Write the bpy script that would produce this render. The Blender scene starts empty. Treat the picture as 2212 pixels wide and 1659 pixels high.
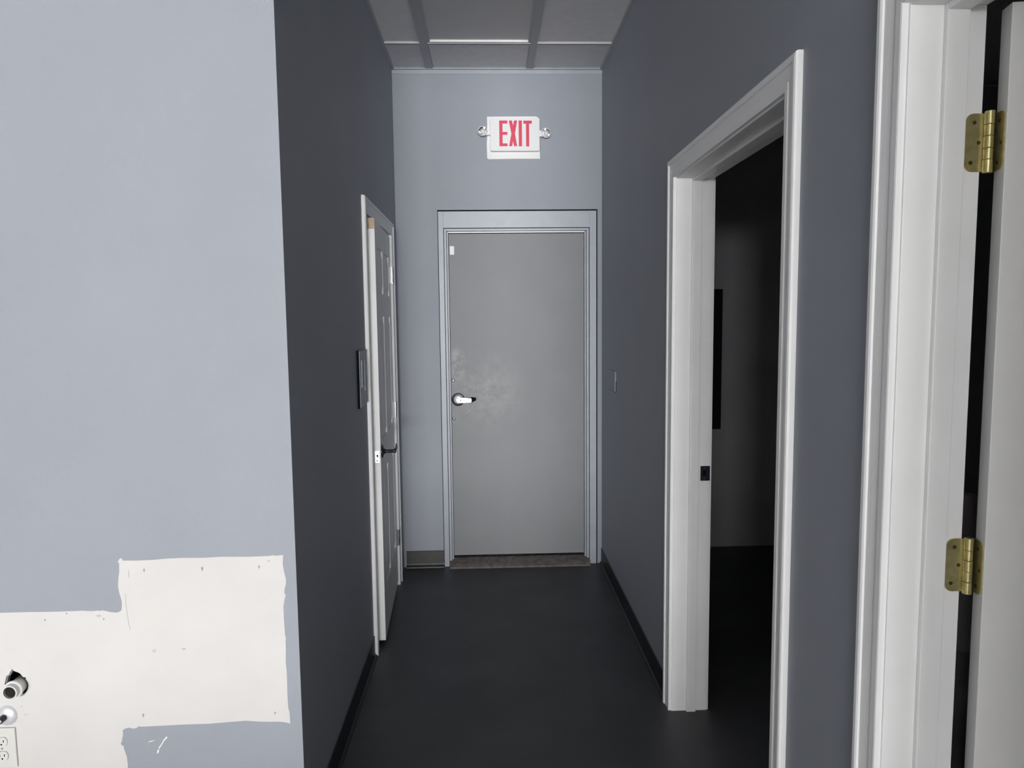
import bpy, bmesh, math, random
from mathutils import Vector, Matrix
from mathutils.geometry import tessellate_polygon

scene = bpy.context.scene
col = scene.collection
random.seed(4)
PI = math.pi

# ------------------------------------------------------------------ camera, light, exposure
cam_data = bpy.data.cameras.new('camera')
cam_data.sensor_width = 36.0
cam_data.lens = 1533.0 / 2212.0 * 36.0
cam_data.clip_start = 0.02
cam = bpy.data.objects.new('camera', cam_data)
col.objects.link(cam)
R3 = Matrix(((0.99932766, 0.01386902, -0.03393931),
             (-0.03505854, 0.0905679, -0.99527301),
             (-0.01072965, 0.99579371, 0.09099323)))
# camera axes in the room: first row is the room's X, second Y, third Z
M = R3.to_4x4()
M.translation = Vector((0, 0, 1.60))
cam.matrix_world = M
scene.camera = cam

world = bpy.data.worlds.new('world')
scene.world = world
world.use_nodes = True
world.node_tree.nodes['Background'].inputs[0].default_value = (0.8, 0.9, 1.0, 1)
world.node_tree.nodes['Background'].inputs[1].default_value = 0.0

def area(name, loc, rot, sx, sy, power, color=(1, 1, 1)):
    d = bpy.data.lights.new(name, 'AREA')
    d.shape = 'RECTANGLE'; d.size = sx; d.size_y = sy; d.energy = power; d.color = color
    o = bpy.data.objects.new(name, d)
    o.location = loc; o.rotation_euler = rot
    col.objects.link(o)
    return o
# daylight through the shop front, far behind the camera
area('shopfront_daylight', (2.6, -80.0, 0.9), (PI / 2, 0, 0), 18.0, 6.0, 42500, (1.0, 1.0, 1.0))
area('added_left_fill', (-19.0, -78.0, 0.9), (PI / 2, 0, math.radians(-13)), 20.0, 6.0, 16500, (1.0, 1.0, 1.0))  # added fill from the left, brightens the door jambs and open leaf
# added unseen fill: lights the pale floor so it bounces onto the corridor ceiling
floor_fill = area('added_floor_fill', (-0.4, -9.0, 3.05), (0, 0, 0), 6.0, 8.0, 800, (1.0, 0.99, 0.97))
floor_fill.data.spread = math.radians(60)

vs = scene.view_settings
vs.view_transform = 'Standard'
vs.look = 'None'
vs.exposure = 0.08
vs.gamma = 1.0
vs.use_curve_mapping = False

# ------------------------------------------------------------------ materials
def mat(name, color, rough=0.5, metal=0.0, spec=0.5, var=0.0, scale=6.0, bump=0.0, bscale=300.0, coat=0.0):
    m = bpy.data.materials.new(name); m.use_nodes = True
    nt = m.node_tree; b = nt.nodes['Principled BSDF']
    b.inputs['Roughness'].default_value = rough
    b.inputs['Metallic'].default_value = metal
    b.inputs['Specular IOR Level'].default_value = spec
    b.inputs['Base Color'].default_value = (*color, 1)
    tc = nt.nodes.new('ShaderNodeTexCoord')
    if var:
        n = nt.nodes.new('ShaderNodeTexNoise'); n.inputs['Scale'].default_value = scale
        n.inputs['Detail'].default_value = 5
        nt.links.new(tc.outputs['Object'], n.inputs['Vector'])
        r = nt.nodes.new('ShaderNodeValToRGB')
        r.color_ramp.elements[0].position = 0.3; r.color_ramp.elements[1].position = 0.7
        r.color_ramp.elements[0].color = (*[c * (1 - var) for c in color], 1)
        r.color_ramp.elements[1].color = (*[min(1, c * (1 + var)) for c in color], 1)
        nt.links.new(n.outputs['Fac'], r.inputs['Fac'])
        nt.links.new(r.outputs['Color'], b.inputs['Base Color'])
    if bump:
        n2 = nt.nodes.new('ShaderNodeTexNoise'); n2.inputs['Scale'].default_value = bscale
        n2.inputs['Detail'].default_value = 3
        nt.links.new(tc.outputs['Object'], n2.inputs['Vector'])
        bp = nt.nodes.new('ShaderNodeBump'); bp.inputs['Strength'].default_value = bump
        bp.inputs['Distance'].default_value = 0.002
        nt.links.new(n2.outputs['Fac'], bp.inputs['Height'])
        nt.links.new(bp.outputs['Normal'], b.inputs['Normal'])
    return m

M_WALL = mat('slate_wall_paint', (0.318, 0.338, 0.382), 0.6, spec=0.35, var=0.03, scale=2.5, bump=0.15, bscale=160)
M_DARKWALL = mat('side_room_paint', (0.40, 0.405, 0.42), 0.8, spec=0.1, var=0.04)
M_WHITE = mat('white_trim_paint', (0.89, 0.89, 0.895), 0.4, spec=0.4, var=0.02, scale=9)
M_LEAF = mat('white_door_paint', (0.83, 0.83, 0.825), 0.42, spec=0.4, var=0.03, scale=7)
M_PATCH = mat('bare_plaster_white', (0.67, 0.655, 0.64), 0.85, spec=0.15, var=0.03, scale=5, bump=0.1, bscale=120)
M_FLOOR = mat('black_floor_paint', (0.085, 0.087, 0.093), 0.45, spec=0.35, var=0.15, scale=3, bump=0.05, bscale=60)
M_TILE = mat('ceiling_tile_grey', (0.92, 0.915, 0.92), 0.9, spec=0.1, var=0.03, scale=20, bump=0.25, bscale=220)
M_GRID = mat('ceiling_grid_grey', (0.52, 0.53, 0.55), 0.6, spec=0.3)
M_GRIDL = mat('ceiling_grid_edge', (0.50, 0.50, 0.51), 0.5, spec=0.4)
M_LENS = mat('unlit_lamp_lens', (0.70, 0.70, 0.70), 0.6, spec=0.3, bump=0.3, bscale=500)
M_FRAME = mat('blue_grey_metal_frame', (0.375, 0.40, 0.45), 0.4, spec=0.45, var=0.05, scale=12)
M_BASE = mat('dark_brown_vinyl_base', (0.034, 0.032, 0.030), 0.45, spec=0.5, var=0.2, scale=20)
M_BASED = mat('black_vinyl_base', (0.014, 0.015, 0.018), 0.45, spec=0.4, var=0.1, scale=20)
M_SILL = mat('worn_concrete_sill', (0.17, 0.152, 0.142), 0.85, spec=0.2, var=0.3, scale=28, bump=0.4, bscale=120)
M_BLACK = mat('black_gap_and_shadow', (0.006, 0.006, 0.008), 0.8, spec=0.1)  # also paints the edge shadows of the two wall plates
M_BRASS = mat('tarnished_brass', (0.60, 0.53, 0.26), 0.32, metal=0.72, var=0.18, scale=60)
M_BRASSD = mat('brass_screw', (0.22, 0.16, 0.06), 0.4, metal=1.0)
M_CHROME = mat('chrome', (0.78, 0.78, 0.80), 0.15, metal=1.0)
M_NICKEL = mat('satin_nickel', (0.82, 0.82, 0.83), 0.32, metal=0.75)
M_NICKEL2 = mat('worn_chrome', (0.80, 0.80, 0.84), 0.3, metal=0.35)
M_FAINT = mat('faint_smudge', (0.56, 0.55, 0.54), 0.85, spec=0.15, var=0.1, scale=200)
M_DARKMET = mat('dark_bronze', (0.035, 0.037, 0.05), 0.3, metal=0.6)
M_SIGN = mat('sign_white_plastic', (0.80, 0.80, 0.81), 0.4, spec=0.4)
M_SIGNB = mat('unpainted_wall_white', (0.86, 0.86, 0.86), 0.6, spec=0.3)
M_RED = mat('sign_red', (0.72, 0.045, 0.11), 0.4, spec=0.3)
M_PVC = mat('white_pvc', (0.72, 0.71, 0.70), 0.35, spec=0.5)
M_PVCIN = mat('dark_pvc_inside', (0.22, 0.21, 0.20), 0.6)
M_GYPSUM = mat('torn_gypsum', (0.26, 0.27, 0.30), 0.9, var=0.3, scale=60)
M_OUTLET = mat('ivory_plastic', (0.70, 0.70, 0.66), 0.35, spec=0.5)
M_POLE = mat('dark_brown_pole', (0.30, 0.26, 0.27), 0.35, spec=0.5, var=0.15, scale=14)
M_TAPE = mat('clear_tape', (0.42, 0.40, 0.41), 0.18, spec=0.7, bump=0.5, bscale=45)
M_WOOD = mat('bare_wood', (0.56, 0.43, 0.31), 0.7, var=0.15, scale=40)
M_SMUDGE = mat('grey_smudge', (0.36, 0.36, 0.36), 0.8)
M_SCRATCH = mat('white_scratch', (0.84, 0.84, 0.84), 0.7)
M_DUSTY = mat('dusty_wall_paint', (0.33, 0.36, 0.40), 0.45, spec=0.4, var=0.1, scale=60)
M_PANELBLK = mat('black_panel_plastic', (0.004, 0.005, 0.008), 0.5, spec=0.2)

M_BOUNCEFLOOR = mat('pale_bounce_floor', (0.62, 0.61, 0.59), 0.5, spec=0.4, var=0.05)
M_SHOPWALL = mat('dark_shop_wall', (0.2, 0.2, 0.2), 0.8, spec=0.2)  # unseen shop walls, darkened to cut bounced light

def exit_door_mat():
    m = bpy.data.materials.new('worn_grey_door_paint'); m.use_nodes = True
    nt = m.node_tree; b = nt.nodes['Principled BSDF']; L = nt.links.new
    b.inputs['Roughness'].default_value = 0.5
    b.inputs['Specular IOR Level'].default_value = 0.28
    tc = nt.nodes.new('ShaderNodeTexCoord')
    n = nt.nodes.new('ShaderNodeTexNoise'); n.inputs['Scale'].default_value = 4; n.inputs['Detail'].default_value = 6
    L(tc.outputs['Object'], n.inputs['Vector'])
    r = nt.nodes.new('ShaderNodeValToRGB')
    r.color_ramp.elements[0].color = (0.220, 0.227, 0.240, 1); r.color_ramp.elements[1].color = (0.258, 0.264, 0.275, 1)
    L(n.outputs['Fac'], r.inputs['Fac'])
    prev = r.outputs['Color']
    # rubbed and scuffed paint around the lever handle and above it
    n2 = nt.nodes.new('ShaderNodeTexNoise'); n2.inputs['Scale'].default_value = 14; n2.inputs['Detail'].default_value = 8
    n2.inputs['Roughness'].default_value = 0.7
    L(tc.outputs['Object'], n2.inputs['Vector'])
    for (cx, cz, rad, amt, sx) in ((-0.03, 1.13, 0.30, 0.20, 1.0), (-0.195, 1.32, 0.12, 0.60, 1.9)):
        mp = nt.nodes.new('ShaderNodeMapping')
        mp.vector_type = 'POINT'
        mp.inputs['Location'].default_value = (-cx * sx / rad, 0, -cz / rad)
        mp.inputs['Scale'].default_value = (sx / rad, 0, 1 / rad)
        L(tc.outputs['Object'], mp.inputs['Vector'])
        g = nt.nodes.new('ShaderNodeTexGradient'); g.gradient_type = 'SPHERICAL'
        L(mp.outputs['Vector'], g.inputs['Vector'])
        ra = nt.nodes.new('ShaderNodeMapRange')
        ra.inputs['From Min'].default_value = 0.38; ra.inputs['From Max'].default_value = 0.72
        L(n2.outputs['Fac'], ra.inputs['Value'])
        mu = nt.nodes.new('ShaderNodeMath'); mu.operation = 'MULTIPLY'
        L(g.outputs['Fac'], mu.inputs[0]); L(ra.outputs['Result'], mu.inputs[1])
        mu2 = nt.nodes.new('ShaderNodeMath'); mu2.operation = 'MULTIPLY'; mu2.inputs[1].default_value = amt * 2.2
        mu2.use_clamp = True
        L(mu.outputs[0], mu2.inputs[0])
        mx = nt.nodes.new('ShaderNodeMix'); mx.data_type = 'RGBA'
        L(mu2.outputs[0], mx.inputs['Factor']); L(prev, mx.inputs['A'])
        mx.inputs['B'].default_value = (0.55, 0.55, 0.54, 1)
        prev = mx.outputs['Result']
    L(prev, b.inputs['Base Color'])
    return m
M_EXIT = exit_door_mat()

# ------------------------------------------------------------------ helpers
def finish(bm, name, m, parent=None, smooth=False):
    bmesh.ops.recalc_face_normals(bm, faces=bm.faces)
    me = bpy.data.meshes.new(name); bm.to_mesh(me); bm.free()
    if smooth:
        for p in me.polygons: p.use_smooth = True
    me.materials.append(m)
    o = bpy.data.objects.new(name, me); col.objects.link(o)
    if parent is not None: attach(o, parent)
    return o

def attach(o, parent):
    o.parent = parent
    o.matrix_parent_inverse = WORLD[parent.name].inverted()
    WORLD[o.name] = WORLD.get(o.name, Matrix.Identity(4))
WORLD = {}

def reg(o, m=None):
    WORLD[o.name] = m or Matrix.Identity(4)
    return o

def add_box(bm, x0, x1, y0, y1, z0, z1, bev=0.0):
    r = bmesh.ops.create_cube(bm, size=1.0)
    for v in r['verts']:
        v.co = Vector(((x0 + x1) / 2 + v.co.x * (x1 - x0), (y0 + y1) / 2 + v.co.y * (y1 - y0), (z0 + z1) / 2 + v.co.z * (z1 - z0)))
    if bev:
        es = set(e for v in r['verts'] for e in v.link_edges)
        bmesh.ops.bevel(bm, geom=list(es), offset=bev, segments=2, affect='EDGES', profile=0.6)
    return bm

def box(name, m, b, parent=None, bev=0.0, xf=None):
    bm = bmesh.new(); add_box(bm, *b, bev)
    if xf is not None: bm.transform(xf)
    o = finish(bm, name, m, parent)
    if parent is None: reg(o)
    else: WORLD[o.name] = Matrix.Identity(4)
    return o

def lathe(bm, prof, centre, axis, seg=32, close=False):
    """prof: (radius, height along axis)"""
    axis = Vector(axis).normalized()
    q = Vector((0, 0, 1)).rotation_difference(axis).to_matrix()
    rings = []
    for (r, h) in prof:
        if r < 1e-6:
            rings.append([bm.verts.new(Vector(centre) + q @ Vector((0, 0, h)))])
        else:
            rings.append([bm.verts.new(Vector(centre) + q @ Vector((r * math.cos(2 * PI * k / seg), r * math.sin(2 * PI * k / seg), h))) for k in range(seg)])
    pairs = list(zip(rings[:-1], rings[1:]))
    if close: pairs.append((rings[-1], rings[0]))
    for a, b in pairs:
        for k in range(seg):
            k2 = (k + 1) % seg
            if len(a) == 1 and len(b) == 1: continue
            if len(a) == 1: bm.faces.new((a[0], b[k], b[k2]))
            elif len(b) == 1: bm.faces.new((a[k], b[0], a[k2]))
            else: bm.faces.new((a[k], b[k], b[k2], a[k2]))

def lathe_obj(name, m, prof, centre, axis, parent=None, seg=32, smooth=True, close=False):
    bm = bmesh.new(); lathe(bm, prof, centre, axis, seg, close)
    o = finish(bm, name, m, parent, False)
    if smooth:
        for p in o.data.polygons: p.use_smooth = True
        try:
            o.data.set_sharp_from_angle(angle=math.radians(35))
        except Exception: pass
    WORLD[o.name] = Matrix.Identity(4)
    return o

def cyl(name, m, centre, axis, r, length, parent=None, seg=24, bev=0.0):
    b = min(bev, r * .5)
    prof = [(0, 0), (r - b, 0), (r, b), (r, length - b), (r - b, length), (0, length)] if b else [(0, 0), (r, 0), (r, length), (0, length)]
    return lathe_obj(name, m, prof, centre, axis, parent, seg)

def prism(bm, loops, axis, a0, a1):
    """loops: outer then holes, 2D points; axis: 'x' (y,z), 'y' (x,z), 'z' (x,y)"""
    def P(p, a):
        if axis == 'x': return Vector((a, p[0], p[1]))
        if axis == 'y': return Vector((p[0], a, p[1]))
        return Vector((p[0], p[1], a))
    flat = [p for l in loops for p in l]
    tris = tessellate_polygon([[Vector((p[0], p[1], 0)) for p in l] for l in loops])
    va = [bm.verts.new(P(p, a0)) for p in flat]
    vb = [bm.verts.new(P(p, a1)) for p in flat]
    for t in tris:
        try:
            bm.faces.new([va[i] for i in t]); bm.faces.new([vb[i] for i in reversed(t)])
        except ValueError: pass
    k = 0
    for l in loops:
        n = len(l)
        for i in range(n):
            j = (i + 1) % n
            bm.faces.new((va[k + i], va[k + j], vb[k + j], vb[k + i]))
        k += n

def prism_obj(name, m, loops, axis, a0, a1, parent=None, xf=None):
    bm = bmesh.new(); prism(bm, loops, axis, a0, a1)
    if xf is not None: bm.transform(xf)
    o = finish(bm, name, m, parent)
    WORLD[o.name] = Matrix.Identity(4)
    return o

def struct(o):
    o['kind'] = 'structure'
    return o

def empty(name, loc):
    o = bpy.data.objects.new(name, None); col.objects.link(o)
    o.location = loc; o.empty_display_size = 0.05
    WORLD[o.name] = Matrix.Translation(Vector(loc))
    return o

def tag(o, label, cat, group=None):
    o['label'] = label; o['category'] = cat
    if group: o['group'] = group
    return o

# ------------------------------------------------------------------ dimensions (metres)
XL, XR = -0.56, 0.73          # corridor walls
YF, YE = 2.01, 4.51           # wall beside the corridor mouth, far end wall
H = 3.125
WT = 0.14
XR2 = XR + WT                 # side room face of the right wall

# ------------------------------------------------------------------ shell
struct(box('floor', M_FLOOR, (-9.2, 5.0, 1.5, 5.0, -0.08, 0.0)))
struct(box('floor_shop_bounce', M_BOUNCEFLOOR, (-9.2, 5.0, -15.6, 1.5, -0.08, 0.0)))  # unseen floor, made pale to bounce light up to the corridor ceiling

# left part of the room: wall facing the camera, a plasterboard sheet on a cavity, with a broken hole for the drain
HC = (-1.362, 0.567)
hole_px = [(31, 1443), (34, 1448), (38, 1450), (41, 1451), (45, 1453), (49, 1457), (52, 1462), (60, 1464), (57, 1466), (62, 1475), (62.5, 1482),
           (61, 1489), (57, 1497), (52, 1503), (43, 1506), (32, 1500), (20, 1488), (12, 1477), (15, 1468), (17, 1461), (19, 1458), (23, 1456), (26, 1450), (29, 1446)]
hole = [(HC[0] + (x - 44) / 762.0, HC[1] - (y - 1478) / 762.0) for x, y in hole_px]
def rect(a0, a1, b0, b1): return [(a0, b0), (a1, b0), (a1, b1), (a0, b1)]
bm = bmesh.new()
prism(bm, [rect(-9.0, XL, 0, H), hole], 'y', YF, YF + 0.016)
prism(bm, [rect(-4.5, XL - 0.12, 0, H)], 'y', YF + 0.116, YF + 0.13)  # unseen back sheet, put in to block light behind the hole
o = finish(bm, 'wall_front', M_WALL); struct(reg(o)); WF = o
lathe_pts = [(HC[0] + (x - HC[0]) * 1.06, HC[1] + (z - HC[1]) * 1.06) for x, z in hole]
prism_obj('broken_edge', M_GYPSUM, [[(HC[0] + (x - HC[0]) * 1.0, HC[1] + (z - HC[1]) * 1.0) for x, z in hole],
                                   [(HC[0] + (x - HC[0]) * 0.93, HC[1] + (z - HC[1]) * 0.93) for x, z in hole][::-1]], 'y', YF + 0.003, YF + 0.015, WF)

# bare white area where fittings were taken off the wall
patch = [(-1.75, 0.782), (-1.402, 0.781), (-1.324, 0.781), (-1.247, 0.780), (-1.169, 0.781), (-1.143, 0.779), (-1.125, 0.7805), (-1.12, 0.779), (-1.115, 0.781), (-1.106, 0.779), (-1.091, 0.775),
         (-1.075, 0.773), (-1.065, 0.776), (-1.060, 0.781), (-1.058, 0.801), (-1.059, 0.811), (-1.064, 0.832), (-1.066, 0.852), (-1.064, 0.873), (-1.060, 0.893),
         (-1.059, 0.919), (-1.063, 0.922), (-1.058, 0.930), (-1.053, 0.933), (-1.049, 0.931), (-1.049, 0.926), (-1.010, 0.925), (-0.965, 0.926), (-0.925, 0.929), (-0.886, 0.930), (-0.821, 0.929), (-0.768, 0.931),
         (-0.69, 0.929), (-0.636, 0.930), (-0.624, 0.932), (-0.618, 0.930), (-0.595, 0.932), (-0.596, 0.920), (-0.597, 0.905), (-0.594, 0.882), (-0.590, 0.862), (-0.590, 0.846), (-0.594, 0.834), (-0.596, 0.819), (-0.592, 0.813),
         (-0.595, 0.804), (-0.597, 0.795), (-0.600, 0.779), (-0.600, 0.737), (-0.599, 0.695), (-0.5965, 0.685), (-0.598, 0.676), (-0.598, 0.653), (-0.600, 0.611), (-0.598, 0.576), (-0.599, 0.512), (-0.598, 0.470),
         (-0.595, 0.460), (-0.594, 0.423), (-0.606, 0.427), (-0.625, 0.430), (-0.644, 0.430), (-0.685, 0.432), (-0.712, 0.435), (-0.722, 0.436), (-0.779, 0.433), (-0.832, 0.430), (-0.899, 0.430), (-0.979, 0.428),
         (-1.026, 0.427), (-1.031, 0.429), (-1.036, 0.426), (-1.040, 0.423), (-1.052, 0.422), (-1.056, 0.425), (-1.064, 0.425), (-1.075, 0.421), (-1.079, 0.416), (-1.077, 0.408), (-1.080, 0.404), (-1.078, 0.400), (-1.082, 0.396),
         (-1.079, 0.393), (-1.084, 0.391), (-1.080, 0.388), (-1.085, 0.387), (-1.079, 0.385), (-1.085, 0.382), (-1.086, 0.376), (-1.083, 0.371), (-1.079, 0.372), (-1.078, 0.362), (-1.075, 0.350), (-1.071, 0.335), (-1.070, 0.314),
         (-1.072, 0.271), (-1.085, 0.20), (-1.75, 0.19)]
hole_out = [(HC[0] + (x - HC[0]) * 1.02, HC[1] + (z - HC[1]) * 1.02) for x, z in hole]
PT = prism_obj('bare_plaster_patch', M_PATCH, [patch, hole_out], 'y', YF - 0.0012, YF, WF)
PT['label'] = 'white unpainted patch with ragged edges'
# raised paint lip round the patch, screw holes, a dragged scratch and smudges
def flat_blob(bm, cx, cz, rx, rz, y0, y1, n=9, jag=0.25):
    pts = [(cx + rx * math.cos(2 * PI * k / n) * (1 - jag * random.random()), cz + rz * math.sin(2 * PI * k / n) * (1 - jag * random.random())) for k in range(n)]
    prism(bm, [pts], 'y', y0, y1)
for (x, z, r) in ((-1.277, .756, .0022), (-1.215, .774, .0020), (-1.112, .755, .0024), (-.990, .897, .0030), (-.826, .898, .0034), (-.665, .899, .0030),
                  (-1.017, .463, .0034), (-.637, .457, .0028)):
    bm = bmesh.new(); flat_blob(bm, x, z, r, r * 1.5, YF - 0.0022, YF - 0.001)
    if r > .0029: flat_blob(bm, x, z - r * 1.6, r * .3, r * 1.2, YF - 0.0022, YF - 0.001, 6)
    WORLD[finish(bm, 'screw_hole', M_SMUDGE, WF).name] = Matrix.Identity(4)
for (x, z, rx, rz) in ((-.975, .656, .007, .006), (-1.362, .500, .006, .0018), (-1.352, .474, .007, .0025), (-1.125, .764, .010, .005), (-1.034, .885, .0022, .018), (-.637, .915, .006, .0035)):
    bm = bmesh.new(); flat_blob(bm, x, z, rx, rz, YF - 0.0020, YF - 0.001, 11, 0.5)
    finish(bm, 'smudge', M_FAINT, WF)
bm = bmesh.new()
prism(bm, [[(-.897, .6585), (-.893, .661), (-.886, .6605), (-.885, .6588), (-.892, .6583)]], 'y', YF - 0.0022, YF - 0.001)
o = finish(bm, 'nick', M_SMUDGE, WF)
bm = bmesh.new()
prism(bm, [[(-1.054, .823), (-1.050, .828), (-1.045, .824), (-1.047, .80), (-1.042, .74), (-1.038, .72), (-1.045, .72), (-1.051, .77), (-1.055, .80)]], 'y', YF - 0.0028, YF - 0.001)
o = finish(bm, 'ridge', M_PATCH, WF)
bm = bmesh.new()
prism(bm, [[(-.955, .394), (-.951, .392), (-.963, .380), (-.966, .374), (-.976, .359), (-.979, .357), (-.979, .361), (-.970, .373), (-.964, .384)]], 'y', YF - 0.0008, YF)
prism(bm, [[(-.983, .353), (-.979, .356), (-.978, .351), (-.982, .343), (-.985, .344)]], 'y', YF - 0.0008, YF)
prism(bm, [[(-1.009, .378), (-1.002, .382), (-.995, .3825), (-.987, .3855), (-.994, .381), (-1.003, .3795)]], 'y', YF - 0.0008, YF)
o = finish(bm, 'scratch', M_SCRATCH, WF)

# left corridor wall with a door opening
LO0, LO1, LZ = 3.345, 4.222, 2.105
struct(reg(prism_obj('wall_left', M_WALL, [[(YF + 0.016, 0), (LO0, 0), (LO0, LZ), (LO1, LZ), (LO1, 0), (YE, 0), (YE, H), (YF + 0.016, H)]], 'x', XL - 0.12, XL)))
# closet behind the left door
struct(box('wall_closet', M_DARKWALL, (-1.6, -1.55, 2.2, 4.7, 0, H)))
# right wall with the two openings
MO0, MO1, MZ = 1.716, 2.758, 2.145
NO0, NO1, NZ = 0.222, 1.258, 2.145
struct(reg(prism_obj('wall_right', M_WALL, [[(0.05, 0), (NO0, 0), (NO0, NZ), (NO1, NZ), (NO1, 0), (MO0, 0), (MO0, MZ), (MO1, MZ), (MO1, 0), (YE, 0), (YE, H), (0.05, H)]], 'x', XR, XR2)))
# end wall with the exit door opening
EX0, EX1, EZ = -0.301, 0.702, 2.281
struct(reg(prism_obj('wall_back', M_WALL, [[(XL - .12, 0), (EX0, 0), (EX0, EZ), (EX1, EZ), (EX1, 0), (XR2, 0), (XR2, H), (XL - .12, H)]], 'y', YE, YE + 0.15)))
# side room shell
struct(box('wall_side_room_back', M_DARKWALL, (XR2, 4.5, 4.79, 4.9, 0, H)))
struct(box('wall_side_room_right', M_DARKWALL, (4.5, 4.6, 0.05, 4.9, 0, H)))
struct(reg(prism_obj('wall_side_room_front', M_WALL, [rect(XR2, 4.8, 0, H)], 'y', 0.05, 0.17)))
# the shop room behind the camera
struct(box('wall_shop_left', M_SHOPWALL, (-9.2, -9.0, -15.6, YF, 0, H)))
struct(box('wall_shop_right', M_SHOPWALL, (4.8, 5.0, -15.6, 0.05, 0, H)))

# ------------------------------------------------------------------ ceiling
CE = struct(box('ceiling', M_TILE, (-9.2, 5.0, -15.6, 5.0, H + 0.03, H + 0.10)))
bars_x = [(-0.352, -0.308), (0.262, 0.300)]
rows = [-9.3, -8.06, -6.83, -5.61, -4.39, -3.17, -1.95, -0.73, 0.49, 1.71, 2.91, 4.112]
def tile(x0, x1, y0, y1, m=M_TILE, z=H + 0.012):
    return box('ceiling_tile', m, (x0, x1, y0, y1, z, z + 0.015), CE, bev=0.003)
xs = [XL + 0.012, bars_x[0][0], bars_x[0][1], bars_x[1][0], bars_x[1][1], XR - 0.012]
cells_y = [(0.49, 1.71), (1.71, 2.91), (2.91, 4.112), (4.112, YE - 0.01)]
for (y0, y1) in cells_y:
    for (x0, x1) in ((xs[0], xs[1]), (xs[2], xs[3]), (xs[4], xs[5])):
        mid = x0 == xs[2]
        if mid and y0 == 2.91: continue
        tile(x0, x1, y0 + 0.018, y1 - (0.018 if y1 < 4.4 else 0))
for (x0, x1) in bars_x:
    bm = bmesh.new(); add_box(bm, x0, x1, 0.49, YE - 0.012, H, H + 0.012)
    WORLD[finish(bm, 'grid_bar', M_GRID, CE).name] = Matrix.Identity(4)
for y in rows[-4:]:
    for (x0, x1) in ((xs[0], xs[1]), (xs[2], xs[3]), (xs[4], xs[5])):
        bm = bmesh.new(); add_box(bm, x0, x1, y - 0.013, y + 0.013, H + 0.002, H + 0.012, 0.002)
        WORLD[finish(bm, 'grid_bar', M_GRID, CE).name] = Matrix.Identity(4)
        for s in (-1, 1):
            bm = bmesh.new(); add_box(bm, x0, x1, y + s * 0.0145 - 0.0022, y + s * 0.0145 + 0.0022, H - 0.001, H + 0.012)
            WORLD[finish(bm, 'grid_flange', M_GRIDL, CE).name] = Matrix.Identity(4)
def angle(name, b, m=M_GRID):
    bm = bmesh.new(); add_box(bm, *b)
    o = finish(bm, name, m); struct(reg(o)); return o
angle('trim_1', (XL, XL + 0.014, YF, YE, H - 0.004, H + 0.012))
angle('trim_2', (XR - 0.014, XR, 0.49, YE, H - 0.004, H + 0.012))
bm = bmesh.new()
add_box(bm, XL, XR, YE - 0.016, YE, H - 0.003, H + 0.012)
add_box(bm, XL, XR, YE - 0.003, YE, H - 0.026, H - 0.003)
struct(reg(finish(bm, 'trim_3', M_FRAME)))
# ceiling plate over the side rooms and the shop outside the tiled strip is the slab itself

# unlit recessed fluorescent fitting in the middle of the grid
T = empty('ceiling_light', (-0.023, 3.51, H))
tag(T, 'unlit recessed ceiling light panel between grey tiles, bright metal strip at its far edge', 'ceiling light')
x0, x1, y0, y1 = bars_x[0][1], bars_x[1][0], 2.93, 4.094
box('light_diffuser', M_LENS, (x0 + 0.014, x1 - 0.012, y0 + 0.014, y1 - 0.014, H + 0.014, H + 0.020), T)
bm = bmesh.new()
add_box(bm, x0, x0 + 0.014, y0, y1, H + 0.004, H + 0.028)
add_box(bm, x1 - 0.012, x1, y0, y1, H + 0.004, H + 0.028)
add_box(bm, x0 + 0.014, x1 - 0.012, y0, y0 + 0.014, H + 0.004, H + 0.028)
finish(bm, 'light_frame', M_GRID, T)
o = box('end_strip', M_SIGNB, (x0 + 0.014, x1 - 0.012, y1 - 0.014, y1, H + 0.002, H + 0.026), T)
o['label'] = 'bright white metal end strip'

# ------------------------------------------------------------------ baseboards
def base_y(name, x, s, y0, y1, m=M_BASED):      # along Y, on plane x, projecting s
    pts = [(x, 0), (x + s * 0.016, 0), (x + s * 0.015, 0.004), (x + s * 0.006, 0.012), (x + s * 0.004, 0.02), (x + s * 0.004, 0.100), (x, 0.102)]
    bm = bmesh.new(); prism(bm, [pts], 'y', y0, y1)
    return struct(reg(finish(bm, name, m)))
base_y('baseboard_left', XL, 1, YF, 3.292)
base_y('baseboard_right', XR, -1, 2.832, YE)
base_y('baseboard_right_near', XR, -1, 1.334, 1.640)
bm = bmesh.new()
pts = [(YE, 0), (YE - 0.022, 0), (YE - 0.021, 0.006), (YE - 0.008, 0.016), (YE - 0.006, 0.024), (YE - 0.006, 0.106), (YE, 0.108)]
prism(bm, [pts], 'x', XL + 0.017, EX0 + 0.001)
struct(reg(finish(bm, 'baseboard_back', M_BASE)))
bm = bmesh.new()
pts = [(YF, 0), (YF - 0.016, 0), (YF - 0.006, 0.012), (YF - 0.004, 0.02), (YF - 0.004, 0.1), (YF, 0.102)]
prism(bm, [pts], 'x', -4.4, XL)
struct(reg(finish(bm, 'baseboard_front', M_BASED)))

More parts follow.
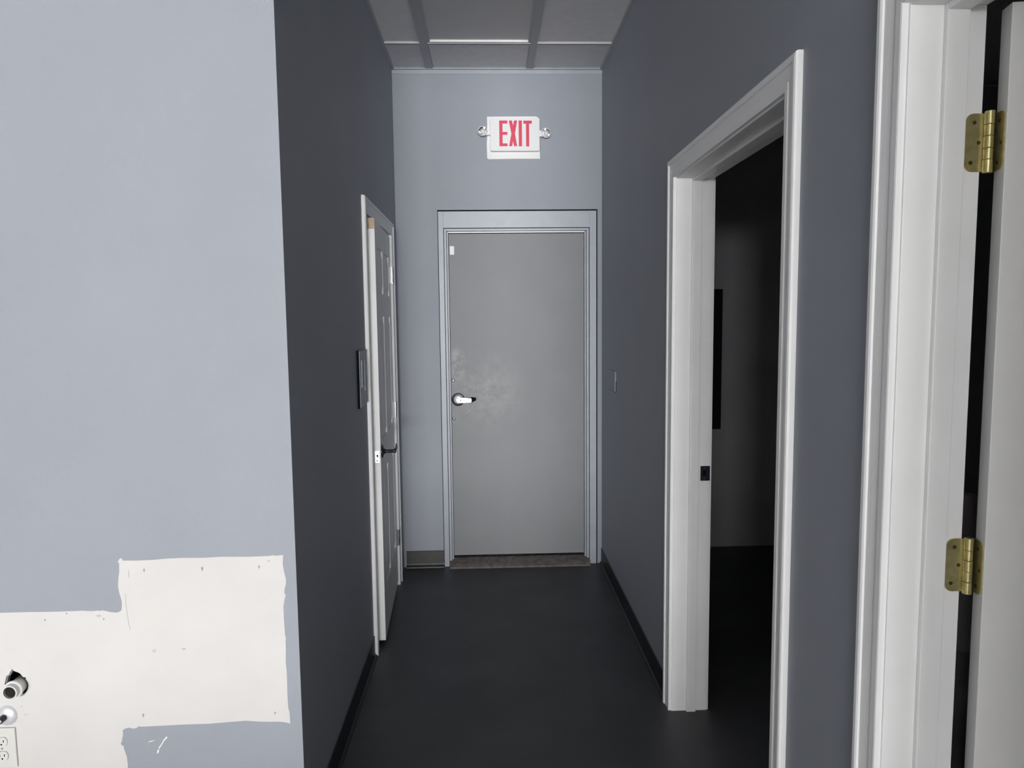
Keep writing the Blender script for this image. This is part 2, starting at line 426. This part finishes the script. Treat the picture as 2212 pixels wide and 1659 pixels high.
# ------------------------------------------------------------------ door sets in the side walls
PROF = [(0.0, 0.0), (0.0, 0.0115), (0.003, 0.0125), (0.018, 0.0125), (0.020, 0.0100), (0.026, 0.0098), (0.040, 0.0120), (0.052, 0.0132),
        (0.054, 0.0165), (0.058, 0.0185), (0.066, 0.0185), (0.071, 0.0165), (0.073, 0.0120), (0.073, 0.0)]
def casing_set(parent, x, s, yj0, yj1, zj, m=M_WHITE, reveal=0.005, w=1.0):
    """x wall plane, s direction it projects; yj0/yj1/zj inner jamb faces"""
    prof = [(t * w, h) for t, h in PROF]
    a0, a1, az = yj0 - reveal, yj1 + reveal, zj + reveal
    for side in (0, 1):
        bm = bmesh.new(); lo = []; hi = []
        for (t, h) in prof:
            y = a0 - t if side == 0 else a1 + t
            lo.append(bm.verts.new((x + s * h, y, 0.0))); hi.append(bm.verts.new((x + s * h, y, az + t)))
        n = len(prof)
        for i in range(n):
            j = (i + 1) % n
            bm.faces.new((lo[i], lo[j], hi[j], hi[i]))
        bm.faces.new(lo); bm.faces.new(hi[::-1])
        finish(bm, 'casing', m, parent)
    bm = bmesh.new(); lo = []; hi = []
    for (t, h) in prof:
        lo.append(bm.verts.new((x + s * h, a0 - t, az + t))); hi.append(bm.verts.new((x + s * h, a1 + t, az + t)))
    n = len(prof)
    for i in range(n):
        j = (i + 1) % n
        bm.faces.new((lo[i], lo[j], hi[j], hi[i]))
    bm.faces.new(lo); bm.faces.new(hi[::-1])
    finish(bm, 'casing', m, parent)

def jamb_set(parent, xa, xb, yj0, yj1, zj, t, stop0, stop1, m=M_WHITE):
    """jamb boards from xa to xb; door stop between stop0 and stop1"""
    def b(name, *c, bev=0.0012):
        bm = bmesh.new(); add_box(bm, *c, bev); return finish(bm, name, m, parent)
    b('door_jamb', xa, xb, yj1, yj1 + t, 0.0, zj + t)
    b('door_jamb', xa, xb, yj0 - t, yj0, 0.0, zj + t)
    b('door_jamb', xa, xb, yj0, yj1, zj, zj + t)
    b('door_stop', stop0, stop1, yj1 - 0.011, yj1, 0.0, zj, bev=0.002)
    b('door_stop', stop0, stop1, yj0, yj0 + 0.011, 0.0, zj, bev=0.002)
    b('door_stop', stop0, stop1, yj0 + 0.011, yj1 - 0.011, zj - 0.011, zj, bev=0.002)

# --- middle doorway (open to the dark side room)
D1 = struct(empty('door_1', (XR, 2.24, 0)))
jamb_set(D1, XR, XR2 + 0.004, 1.734, 2.740, 2.127, 0.017, 0.789, 0.826)
casing_set(D1, XR, -1, 1.734, 2.740, 2.127)
casing_set(D1, XR2, 1, 1.734, 2.740, 2.127)
sp = box('strike_plate', M_DARKMET, (0.836, 0.874, 2.7378, 2.740, 0.954, 1.013), D1, bev=0.0008)
sp['label'] = 'dark metal strike plate'
bm = bmesh.new()
add_box(bm, 0.845, 0.858, 2.7370, 2.7380, 0.974, 0.996)
finish(bm, 'latch_hole', M_BLACK, sp)
for z in (0.963, 1.004):
    cyl('screw', M_CHROME, (0.852, 2.7382, z), (0, -1, 0), 0.0035, 0.0012, sp, 12)

# --- near doorway with the door standing open into the side room
D2 = struct(empty('door_2', (XR, 0.74, 0)))
jamb_set(D2, XR, 0.864, 0.240, 1.240, 2.127, 0.017, 0.789, 0.829)
casing_set(D2, XR, -1, 0.240, 1.240, 2.127)
# open leaf: hinge edge corners (.890,1.240) and (.883,1.205)
e_far, e_near = Vector((0.890, 1.2405)), Vector((0.8835, 1.2060))
ed = (e_near - e_far).normalized(); dirn = Vector((-ed.y, ed.x))
if dirn.x < 0: dirn = -dirn
ang = math.atan2(dirn.y, dirn.x)
LX = Matrix.Translation((e_near.x, e_near.y, 0)) @ Matrix.Rotation(ang, 4, 'Z')   # local x along leaf, y thickness
box('door_leaf', M_LEAF, (0, 0.99, 0, 0.035, 0.012, 2.118), D2, bev=0.0015, xf=LX)
def hinge_near(zc):
    zh = 0.0495
    h = empty('hinge', (0.876, 1.238, zc)); attach(h, D2); WORLD[h.name] = Matrix.Translation((0.876, 1.238, zc))
    h['label'] = 'tarnished brass hinge'
    def rr(u0, u1, v0, v1, rad, left):
        pts = []
        cs = [(u0 + rad, v0 + rad, PI, 1.5 * PI), (u0 + rad, v1 - rad, 0.5 * PI, PI)]
        pts = [(u1, v0)]
        pts += [(u1, v1)]
        arc = [(u0 + rad + rad * math.cos(a), v1 - rad + rad * math.sin(a)) for a in [0.5 * PI + 0.5 * PI * k / 6 for k in range(7)]]
        arc2 = [(u0 + rad + rad * math.cos(a), v0 + rad + rad * math.sin(a)) for a in [PI + 0.5 * PI * k / 6 for k in range(7)]]
        return pts + arc + arc2
    prism_obj('hinge_leaf', M_BRASS, [rr(0.834, 0.874, zc - zh, zc + zh, 0.014, True)], 'y', 1.2372, 1.2402, h)
    # leaf on the door's edge: local plane x=0, running along thickness
    pts = rr(0.003, 0.034, zc - zh, zc + zh, 0.013, True)
    prism_obj('hinge_leaf', M_BRASS, [pts], 'x', -0.0025, 0.0008, h, xf=LX)
    # knuckles
    c = (0.8725, 1.2325)
    segs = [(-zh - 0.003, -0.030), (-0.0295, -0.0105), (-0.010, 0.010), (0.0105, 0.0295), (0.030, zh + 0.003)]
    for k, (a, b_) in enumerate(segs):
        cyl('knuckle', M_BRASS if k % 2 else M_BRASS, (c[0], c[1], zc + a), (0, 0, 1), 0.0078 if k % 2 == 0 else 0.0074, b_ - a, h, 20, 0.0008)
    for (x, z) in ((0.849, 0.034), (0.858, 0.0), (0.845, -0.034)):
        cyl('screw', M_BRASSD, (x, 1.2373, zc + z), (0, -1, 0), 0.0035, 0.0009, h, 12)
    for (y, z) in ((0.017, 0.034), (0.010, -0.004), (0.019, -0.036)):
        p = LX @ Vector((-0.0024, y, 0)); d = LX.to_3x3() @ Vector((-1, 0, 0))
        cyl('screw', M_BRASSD, (p.x, p.y, zc + z), d, 0.0033, 0.0009, h, 12)
for zc in (1.8965, 1.142, 0.26): hinge_near(zc)

# --- left door, six panels, standing a few degrees ajar
D3 = struct(empty('door_3', (XL, 3.79, 0)))
LJ0, LJ1, LZJ = 3.362, 4.206, 2.090
jamb_set(D3, XL - 0.12, XL, LJ0, LJ1, LZJ, 0.015, XL - 0.075, XL - 0.040)
casing_set(D3, XL, 1, LJ0, LJ1, LZJ, reveal=0.003)
hy, hx = 4.202, -0.5595
# leaf local frame: origin at the hinge corner of the corridor face, x towards the latch, y into the wall
a = math.atan2((-0.5205 - hx), (hy - 3.392))
c, s_ = math.cos(a), math.sin(a)
LL = Matrix(((s_, -c, 0, hx), (-c, -s_, 0, hy), (0, 0, 1, 0), (0, 0, 0, 1)))
W3 = 0.811; TH = 0.034; Z0, Z1 = 0.030, 2.078
leaf = box('door_leaf', M_LEAF, (0, W3, 0.007, TH, Z0, Z1), D3, xf=LL)
def frame_piece(name, u0, u1, z0, z1):
    return box(name, M_LEAF, (u0, u1, 0.0, 0.0072, z0, z1), leaf, xf=LL)
st = 0.112; mu0, mu1 = W3 / 2 - 0.052, W3 / 2 + 0.052
frame_piece('stile', 0, st, Z0, Z1); frame_piece('stile', W3 - st, W3, Z0, Z1)
frame_piece('stile', mu0, mu1, Z0, Z1)
rails = [(Z0, 0.27), (0.85, 1.01), (1.62, 1.735), (1.955, Z1)]
for (r0, r1) in rails:
    frame_piece('rail', st, mu0, r0, r1); frame_piece('rail', mu1, W3 - st, r0, r1)
for (p0, p1) in ((0.27, 0.85), (1.01, 1.62), (1.735, 1.955)):
    for (u0, u1) in ((st, mu0), (mu1, W3 - st)):
        bm = bmesh.new()
        A = [(u0 + .002, p0 + .002, .0068), (u1 - .002, p0 + .002, .0068), (u1 - .002, p1 - .002, .0068), (u0 + .002, p1 - .002, .0068)]
        i1 = 0.018; i2 = 0.040
        B = [(u0 + i1, p0 + i1, .0066), (u1 - i1, p0 + i1, .0066), (u1 - i1, p1 - i1, .0066), (u0 + i1, p1 - i1, .0066)]
        C = [(u0 + i2, p0 + i2, .0005), (u1 - i2, p0 + i2, .0005), (u1 - i2, p1 - i2, .0005), (u0 + i2, p1 - i2, .0005)]
        V = [[bm.verts.new((u, y, z)) for (u, z, y) in q] for q in (A, B, C)]
        D = [bm.verts.new((u, .0085, z)) for (u, z, y) in A]
        for k in range(4):
            j = (k + 1) % 4
            bm.faces.new((V[0][k], V[0][j], V[1][j], V[1][k])); bm.faces.new((V[1][k], V[1][j], V[2][j], V[2][k]))
            bm.faces.new((D[k], D[j], V[0][j], V[0][k]))
        bm.faces.new(V[2]); bm.faces.new(D[::-1])
        bm.transform(LL); finish(bm, 'door_panel', M_LEAF, leaf)
o = box('bare_wood_edge', M_WOOD, (W3 - 0.002, W3 + 0.0006, 0.0005, TH - 0.0005, Z1 - 0.050, Z1 - 0.0005), leaf, xf=LL)
o['label'] = 'bare brown wood at top of edge'
lp = box('latch_plate', M_NICKEL, (W3 - 0.001, W3 + 0.0012, 0.006, 0.028, 0.918, 0.976), leaf, bev=0.0005, xf=LL)
# lever set on the left door
HD = empty('door_handle', (-0.515, 3.45, 0.958)); attach(HD, D3); WORLD[HD.name] = Matrix.Translation((-0.515, 3.45, 0.958))
HD['label'] = 'dark metal lever handle'
def LP(u, y, z): return LL @ Vector((u, y, z))
nrm = (LL.to_3x3() @ Vector((0, -1, 0))).normalized()
al = (LL.to_3x3() @ Vector((-1, 0, 0))).normalized()
pc = LP(W3 - 0.062, 0.0, 0.962)
lathe_obj('rose', M_DARKMET, [(0, 0), (0.033, 0), (0.033, 0.003), (0.028, 0.007), (0.014, 0.011), (0.011, 0.018), (0, 0.018)], pc, nrm, HD)
lathe_obj('neck', M_DARKMET, [(0, 0.014), (0.0085, 0.014), (0.0085, 0.052), (0.0095, 0.055), (0.0095, 0.066), (0.007, 0.070), (0, 0.070)], pc, nrm, HD)
pe = pc + nrm * 0.060
bm = bmesh.new()
pth = [(0.0, 0.0, 0.0085), (0.02, 0.002, 0.0085), (0.06, 0.005, 0.0075), (0.095, 0.010, 0.006), (0.108, 0.016, 0.004)]
rings = []
for (d, up, r) in pth:
    cc = pe + al * d + Vector((0, 0, up)) + nrm * (0.006 * math.sin(d * 28))
    rings.append([bm.verts.new(cc + nrm * (r * 0.7 * math.cos(q)) + Vector((0, 0, r * math.sin(q)))) for q in [2 * PI * k / 12 for k in range(12)]])
for A_, B_ in zip(rings[:-1], rings[1:]):
    for k in range(12): bm.faces.new((A_[k], A_[(k + 1) % 12], B_[(k + 1) % 12], B_[k]))
bm.faces.new(rings[0]); bm.faces.new(rings[-1][::-1])
finish(bm, 'lever', M_DARKMET, HD, True)
cyl('latch_hole', M_BLACK, LP(W3 + 0.0008, 0.017, 0.951), al * -1, 0.0065, 0.0007, lp, 16)
cyl('screw', M_DARKMET, LP(W3 + 0.0008, 0.018, 0.928), al * -1, 0.0035, 0.0009, lp, 12)
cyl('latch_bolt', M_NICKEL, LP(W3 + 0.0012, 0.0205, 0.951), al * -1, 0.0032, 0.006, lp, 12)
for zc in (1.862, 1.071, 0.297):
    h = empty('hinge', (-0.551, 4.206, zc)); attach(h, D3); WORLD[h.name] = Matrix.Translation((-0.551, 4.206, zc))
    h['label'] = 'shiny nickel hinge'
    cc = (-0.5495, 4.2035)
    for k, (z0, z1) in enumerate([(-.048, -.029), (-.0285, -.0098), (-.0093, .0093), (.0098, .0285), (.029, .048)]):
        cyl('knuckle', M_CHROME, (cc[0], cc[1], zc + z0), (0, 0, 1), 0.0082, z1 - z0, h, 20, 0.0006)
    box('hinge_leaf', M_CHROME, (-0.5595, -0.5500, 4.2065, 4.2090, zc - .048, zc + .048), h)
    box('hinge_leaf', M_CHROME, (-0.5590, -0.5500, 4.1880, 4.1985, zc - .048, zc + .048), h)

# --- exit door at the end of the corridor
D4 = struct(empty('door_4', (0.19, YE, 0)))
def fr(name, b, m=M_FRAME, bev=0.001, par=D4): return box(name, m, b, par, bev=bev)
ZT = 2.272
fr('backing', (EX0, EX1, YE + 0.085, YE + 0.10, 0.0, EZ), M_BLACK, 0)
# outer face of the frame
fr('frame_face', (-0.297, -0.265, YE - 0.004, YE + 0.06, 0.0, ZT))
fr('frame_face', (0.652, 0.694, YE - 0.004, YE + 0.06, 0.0, ZT))
fr('frame_face', (-0.265, 0.652, YE - 0.004, YE + 0.06, 2.1705, ZT))
# inner rebates, stepping back
fr('frame_rebate', (-0.2625, -0.2485, YE + 0.014, YE + 0.07, 0.0, 2.168))
fr('frame_rebate', (0.6345, 0.6495, YE + 0.014, YE + 0.07, 0.0, 2.168))
fr('frame_rebate', (-0.2485, 0.6345, YE + 0.014, YE + 0.07, 2.153, 2.168))
fr('frame_stop', (-0.2465, -0.2375, YE + 0.028, YE + 0.08, 0.0, 2.151))
fr('frame_stop', (0.6225, 0.6325, YE + 0.028, YE + 0.08, 0.0, 2.151))
o = fr('frame_stop', (-0.2375, 0.6225, YE + 0.028, YE + 0.08, 2.143, 2.151), M_WHITE); o['label'] = 'pale strip under the frame head'
eleaf = box('door_leaf', M_EXIT, (-0.2355, 0.6200, YE + 0.040, YE + 0.083, 0.060, 2.139), D4, bev=0.0012)
eleaf['label'] = 'grey steel leaf, scuffed around the handle'
sill = prism_obj('door_sill', M_SILL, [[(YE - 0.052, 0), (YE - 0.046, 0.010), (YE - 0.020, 0.022), (YE + 0.045, 0.044), (YE + 0.084, 0.046), (YE + 0.084, 0)]], 'x', -0.262, 0.650, D4)
sill['label'] = 'worn brown concrete sill'
YD = YE + 0.040
o = box('door_contact', M_SIGN, (-0.229, -0.201, YD - 0.010, YD, 2.008, 2.062), eleaf, bev=0.001); o['label'] = 'small white block near the top corner'
H4 = empty('door_handle', (-0.193, YD, 1.09)); attach(H4, D4); WORLD[H4.name] = Matrix.Translation((-0.193, YD, 1.09))
hc = Vector((-0.193, YD, 1.089))
lathe_obj('rose', M_DARKMET, [(0, 0), (0.042, 0), (0.042, 0.004), (0.039, 0.008), (0.030, 0.010), (0, 0.010)], hc, (0, -1, 0), H4)
lathe_obj('hub', M_NICKEL, [(0, 0.006), (0.028, 0.006), (0.028, 0.020), (0.024, 0.026), (0.012, 0.029), (0.010, 0.026), (0.006, 0.026), (0, 0.027)], hc, (0, -1, 0), H4)
prism_obj('lever', M_NICKEL, [[(-0.178, 1.072), (-0.176, 1.103), (-0.165, 1.1045), (-0.110, 1.099), (-0.107, 1.095), (-0.107, 1.078), (-0.110, 1.074), (-0.165, 1.072)]], 'y', YD - 0.046, YD - 0.030, H4)
cyl('lever_neck', M_NICKEL, (-0.186, YD - 0.02, 1.088), (0, -1, 0), 0.015, 0.026, H4)
prism_obj('lever_tip', M_BLACK, [[(-0.108, 1.070), (-0.108, 1.104), (-0.092, 1.101), (-0.078, 1.100), (-0.077, 1.090), (-0.080, 1.083), (-0.092, 1.079)]], 'y', YD - 0.040, YD - 0.012, H4)
M_SCUFF = mat('light_scuff', (0.34, 0.34, 0.34), 0.6, var=0.25, scale=90)
aa = [math.radians(-14 - 58 * k / 12) for k in range(13)]
arc = [(-0.193 + 0.107 * math.cos(a_), 1.092 + 0.107 * math.sin(a_)) for a_ in aa] + [(-0.193 + (0.107 - 0.006 * math.sin(PI * k / 12)) * math.cos(a_), 1.092 + (0.107 - 0.006 * math.sin(PI * k / 12)) * math.sin(a_)) for k, a_ in reversed(list(enumerate(aa)))][1:-1]
prism_obj('scuff_arc', M_SCUFF, [arc], 'y', YD - 0.0004, YD + 0.0003, eleaf)
for z in (1.212, 0.965):
    lathe_obj('guard_bolt', M_CHROME, [(0, 0), (0.011, 0), (0.011, 0.004), (0.008, 0.008), (0.004, 0.009), (0.003, 0.007), (0, 0.007)], (-0.222, YD, z), (0, -1, 0), eleaf, 20)

# ------------------------------------------------------------------ exit sign
S = empty('exit_sign', (0.18, YE, 2.72))
tag(S, 'white emergency EXIT sign with red letters and two small lamps, above the grey door', 'exit sign')
def rrect(x0, x1, z0, z1, r, corners=(1, 1, 1, 1), n=5):
    pts = []
    for k, (cx, cz, a0) in enumerate(((x1 - r, z1 - r, 0), (x0 + r, z1 - r, PI / 2), (x0 + r, z0 + r, PI), (x1 - r, z0 + r, 1.5 * PI))):
        if corners[k]: pts += [(cx + r * math.cos(a0 + PI / 2 * i / n), cz + r * math.sin(a0 + PI / 2 * i / n)) for i in range(n + 1)]
        else: pts.append((cx + (r if k in (0, 3) else -r), cz + (r if k in (0, 1) else -r)))
    return pts
bp = prism_obj('back_plate', M_SIGNB, [[(0.017, 2.844), (0.320, 2.845), (0.332, 2.838), (0.341, 2.822), (0.341, 2.66), (0.343, 2.590), (0.20, 2.590), (0.024, 2.588), (0.015, 2.594), (0.013, 2.68), (0.018, 2.74)]], 'y', YE - 0.004, YE, S)
bm = bmesh.new(); prism(bm, [rrect(0.036, 0.338, 2.630, 2.826, 0.010)], 'y', YE - 0.040, YE - 0.004)
es = [e for e in bm.edges if all(v.co.y < YE - 0.039 for v in e.verts) and e.is_boundary is False and len([f for f in e.link_faces if abs(f.normal.y) < 0.5 or f.calc_area() > 0]) == 2]
finish(bm, 'housing', M_SIGN, S)
prism_obj('face_panel', M_SIGN, [rrect(0.040, 0.334, 2.634, 2.822, 0.008)], 'y', YE - 0.0425, YE - 0.040, S)
yl0, yl1 = YE - 0.0440, YE - 0.0423
zt, zb = 2.810, 2.657
prism_obj('letter', M_RED, [[(0.091, zb), (0.141, zb), (0.141, zb + .017), (0.111, zb + .017), (0.111, zb + .068), (0.141, zb + .068), (0.141, zb + .085), (0.111, zb + .085), (0.111, zt - .018), (0.141, zt - .018), (0.141, zt), (0.091, zt)]], 'y', yl0, yl1, S)
prism_obj('letter', M_RED, [[(0.150, zb), (0.169, zb), (0.175, zb + .03), (0.181, zb), (0.200, zb), (0.187, zb + .075), (0.201, zt), (0.182, zt), (0.176, zt - .03), (0.169, zt), (0.150, zt), (0.165, zb + .075)]], 'y', yl0, yl1, S)
prism_obj('letter', M_RED, [rect(0.210, 0.230, zb - .001, zt)], 'y', yl0, yl1, S)
prism_obj('letter', M_RED, [[(0.255, zb - .002), (0.274, zb - .002), (0.274, zt - .019), (0.291, zt - .019), (0.291, zt - .001), (0.239, zt - .001), (0.239, zt - .019), (0.255, zt - .019)]], 'y', yl0, yl1, S)
for (cx, cz, ax, x0, x1) in ((-0.005, 2.752, (-0.25, -1, 0.12), 0.004, 0.037), (0.374, 2.742, (0.2, -1, 0.05), 0.337, 0.366)):
    lm = empty('lamp_head', (cx, YE - 0.02, cz)); attach(lm, S); WORLD[lm.name] = Matrix.Translation((cx, YE - 0.02, cz))
    box('arm', M_SIGN, (x0, x1, YE - 0.030, YE - 0.008, cz - 0.024, cz + 0.012), lm, bev=0.003)
    lathe_obj('lamp_shell', M_SIGN, [(0, 0), (0.020, 0), (0.028, 0.008), (0.0295, 0.020), (0.0295, 0.030), (0.026, 0.031), (0.0255, 0.028)], (cx, YE - 0.006, cz - 0.004), ax, lm)
    lathe_obj('reflector', M_CHROME, [(0.0255, 0.029), (0.019, 0.020), (0.010, 0.012), (0, 0.010)], (cx, YE - 0.006, cz - 0.004), ax, lm)
    lathe_obj('bulb', M_SIGNB, [(0, 0.010), (0.006, 0.011), (0.008, 0.018), (0.006, 0.025), (0, 0.028)], (cx, YE - 0.006, cz - 0.004), ax, lm, 16)

# ------------------------------------------------------------------ painted-over boxes on the corridor walls
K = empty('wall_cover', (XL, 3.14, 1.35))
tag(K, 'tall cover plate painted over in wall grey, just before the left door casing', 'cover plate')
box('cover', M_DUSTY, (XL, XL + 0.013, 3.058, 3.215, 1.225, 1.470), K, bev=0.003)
box('edge_shade_strip', M_BLACK, (XL, XL + 0.010, 3.052, 3.0575, 1.222, 1.473), K)  # solid black strip painting shade onto the cover's near edge
box('raised_bar', M_DUSTY, (XL + 0.0125, XL + 0.017, 3.085, 3.115, 1.31, 1.43), K, bev=0.0015)
box('raised_bar', M_DUSTY, (XL + 0.0125, XL + 0.017, 3.155, 3.185, 1.29, 1.43), K, bev=0.0015)
cyl('screw', M_DARKMET, (XL + 0.0128, 3.135, 1.25), (1, 0, 0), 0.005, 0.001, K, 12)
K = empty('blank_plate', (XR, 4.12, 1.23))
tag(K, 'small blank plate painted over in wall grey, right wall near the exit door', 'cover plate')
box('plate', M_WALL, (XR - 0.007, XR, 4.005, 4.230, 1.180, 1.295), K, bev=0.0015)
box('edge_shadow', M_BLACK, (XR - 0.0025, XR, 4.001, 4.232, 1.1765, 1.24), K)  # black rim painted in as the plate's edge shadow

# ------------------------------------------------------------------ fittings on the white patch
yp = YF - 0.0012
K = empty('drain_pipe', (HC[0], YF, HC[1]))
tag(K, 'white plastic drain stub poking out of a broken hole in the white patch', 'pipe')
pc = Vector((HC[0] - 0.002, YF + 0.115, HC[1] - 0.004))
lathe_obj('pipe_body', M_PVC, [(0.0215, 0), (0.0215, 0.135), (0.0250, 0.1355), (0.0262, 0.139), (0.0250, 0.1425), (0.0220, 0.143), (0.0205, 0.145),
          (0.0205, 0.157), (0.0195, 0.158), (0.0172, 0.158), (0.0168, 0.15), (0.0168, 0.0)], pc, (0, -1, 0), K, 40, close=True)
lathe_obj('pipe_lining', M_PVCIN, [(0.0166, 0.151), (0.0166, 0.112), (0.013, 0.108), (0.0, 0.106)], pc, (0, -1, 0), K, 32)  # lining in a darker tone than the pipe body
K = empty('escutcheon', (-1.404, yp, 0.474))
tag(K, 'round chrome pipe collar with a hex stub, between the drain stub and the outlet', 'pipe collar')
lathe_obj('collar', M_NICKEL2, [(0.0, 0.0), (0.0300, 0.0), (0.0300, 0.0015), (0.0285, 0.004), (0.024, 0.0075), (0.016, 0.0105), (0.0105, 0.0115), (0.0, 0.0115)], (-1.404, yp, 0.474), (0, -1, 0), K, 40)
lathe_obj('stub', M_DARKMET, [(0, 0), (0.0095, 0), (0.0095, 0.022), (0.0, 0.022)], (-1.406, yp - 0.009, 0.473), (0, -1, 0), K, 24)
lathe_obj('hex_nut', M_CHROME, [(0, 0), (0.0085, 0), (0.0085, 0.010), (0.0070, 0.012), (0.005, 0.012), (0.005, 0.008), (0, 0.008)], (-1.406, yp - 0.030, 0.473), (0, -1, 0), K, 6, smooth=False)
cyl('screw', M_DARKMET, (-1.4035, yp - 0.0062, 0.4955), (0, -1, 0), 0.0028, 0.0012, K, 10)
K = empty('wall_outlet', (-1.42, yp, 0.378))
tag(K, 'ivory duplex power outlet under the pipe collar, bottom left corner', 'outlet')
bm = bmesh.new(); add_box(bm, -1.460, -1.382, yp - 0.0062, yp, 0.318, 0.438, 0.0025)
plate = finish(bm, 'outlet_plate', M_OUTLET, K)
for cz in (0.398, 0.355):
    pts = []
    for k in range(28):
        a = 2 * PI * k / 28
        x = 0.0165 * math.cos(a); z = 0.0175 * math.sin(a)
        z = max(-0.0135, min(0.0135, z)); pts.append((-1.421 + x, cz + z))
    outer = [(-1.421 + (x + 1.421) * 1.05, cz + (z - cz) * 1.05) for x, z in pts]
    prism_obj('socket_outline', M_SMUDGE, [outer], 'y', yp - 0.0066, yp - 0.0060, K)
    so = prism_obj('socket', M_OUTLET, [pts], 'y', yp - 0.0085, yp - 0.0060, K)
    for dx, hh in ((-0.0065, 0.0045), (0.0065, 0.0035)):
        box('slot', M_BLACK, (-1.421 + dx - 0.0011, -1.421 + dx + 0.0011, yp - 0.0090, yp - 0.0084, cz - hh + 0.002, cz + hh + 0.002), so)
    cyl('ground_hole', M_BLACK, (-1.421, yp - 0.0084, cz - 0.008), (0, -1, 0), 0.0024, 0.0007, so, 12)
cyl('screw', M_SMUDGE, (-1.421, yp - 0.0061, 0.3765), (0, -1, 0), 0.0032, 0.0012, K, 14)

# ------------------------------------------------------------------ in the dark side room
K = empty('wall_panel', (1.40, 4.79, 1.31))
tag(K, 'black rectangular panel hanging on the back wall of the dark side room', 'panel')
box('panel_body', M_PANELBLK, (1.16, 1.585, 4.745, 4.79, 0.837, 1.786), K, bev=0.004)
box('panel_screen', M_PANELBLK, (1.18, 1.565, 4.742, 4.745, 0.857, 1.766), K)
K = empty('pole', (1.336, 1.9, 0))
tag(K, 'grey-brown pole wrapped with clear tape, seen in the gap behind the open white door', 'pole')
lathe_obj('shaft', M_POLE, [(0, 0), (0.030, 0), (0.030, 1.06), (0.027, 1.085), (0.018, 1.10), (0, 1.105)], (1.336, 1.9, 0), (0, 0, 1), K, 28)
o = lathe_obj('tape_wrap', M_TAPE, [(0.0298, 0.655), (0.0312, 0.656), (0.0318, 0.70), (0.0309, 0.76), (0.0317, 0.80), (0.0310, 0.845), (0.0298, 0.846)], (1.336, 1.9, 0), (0, 0, 1), K, 28)
o['label'] = 'shiny clear tape wrap'
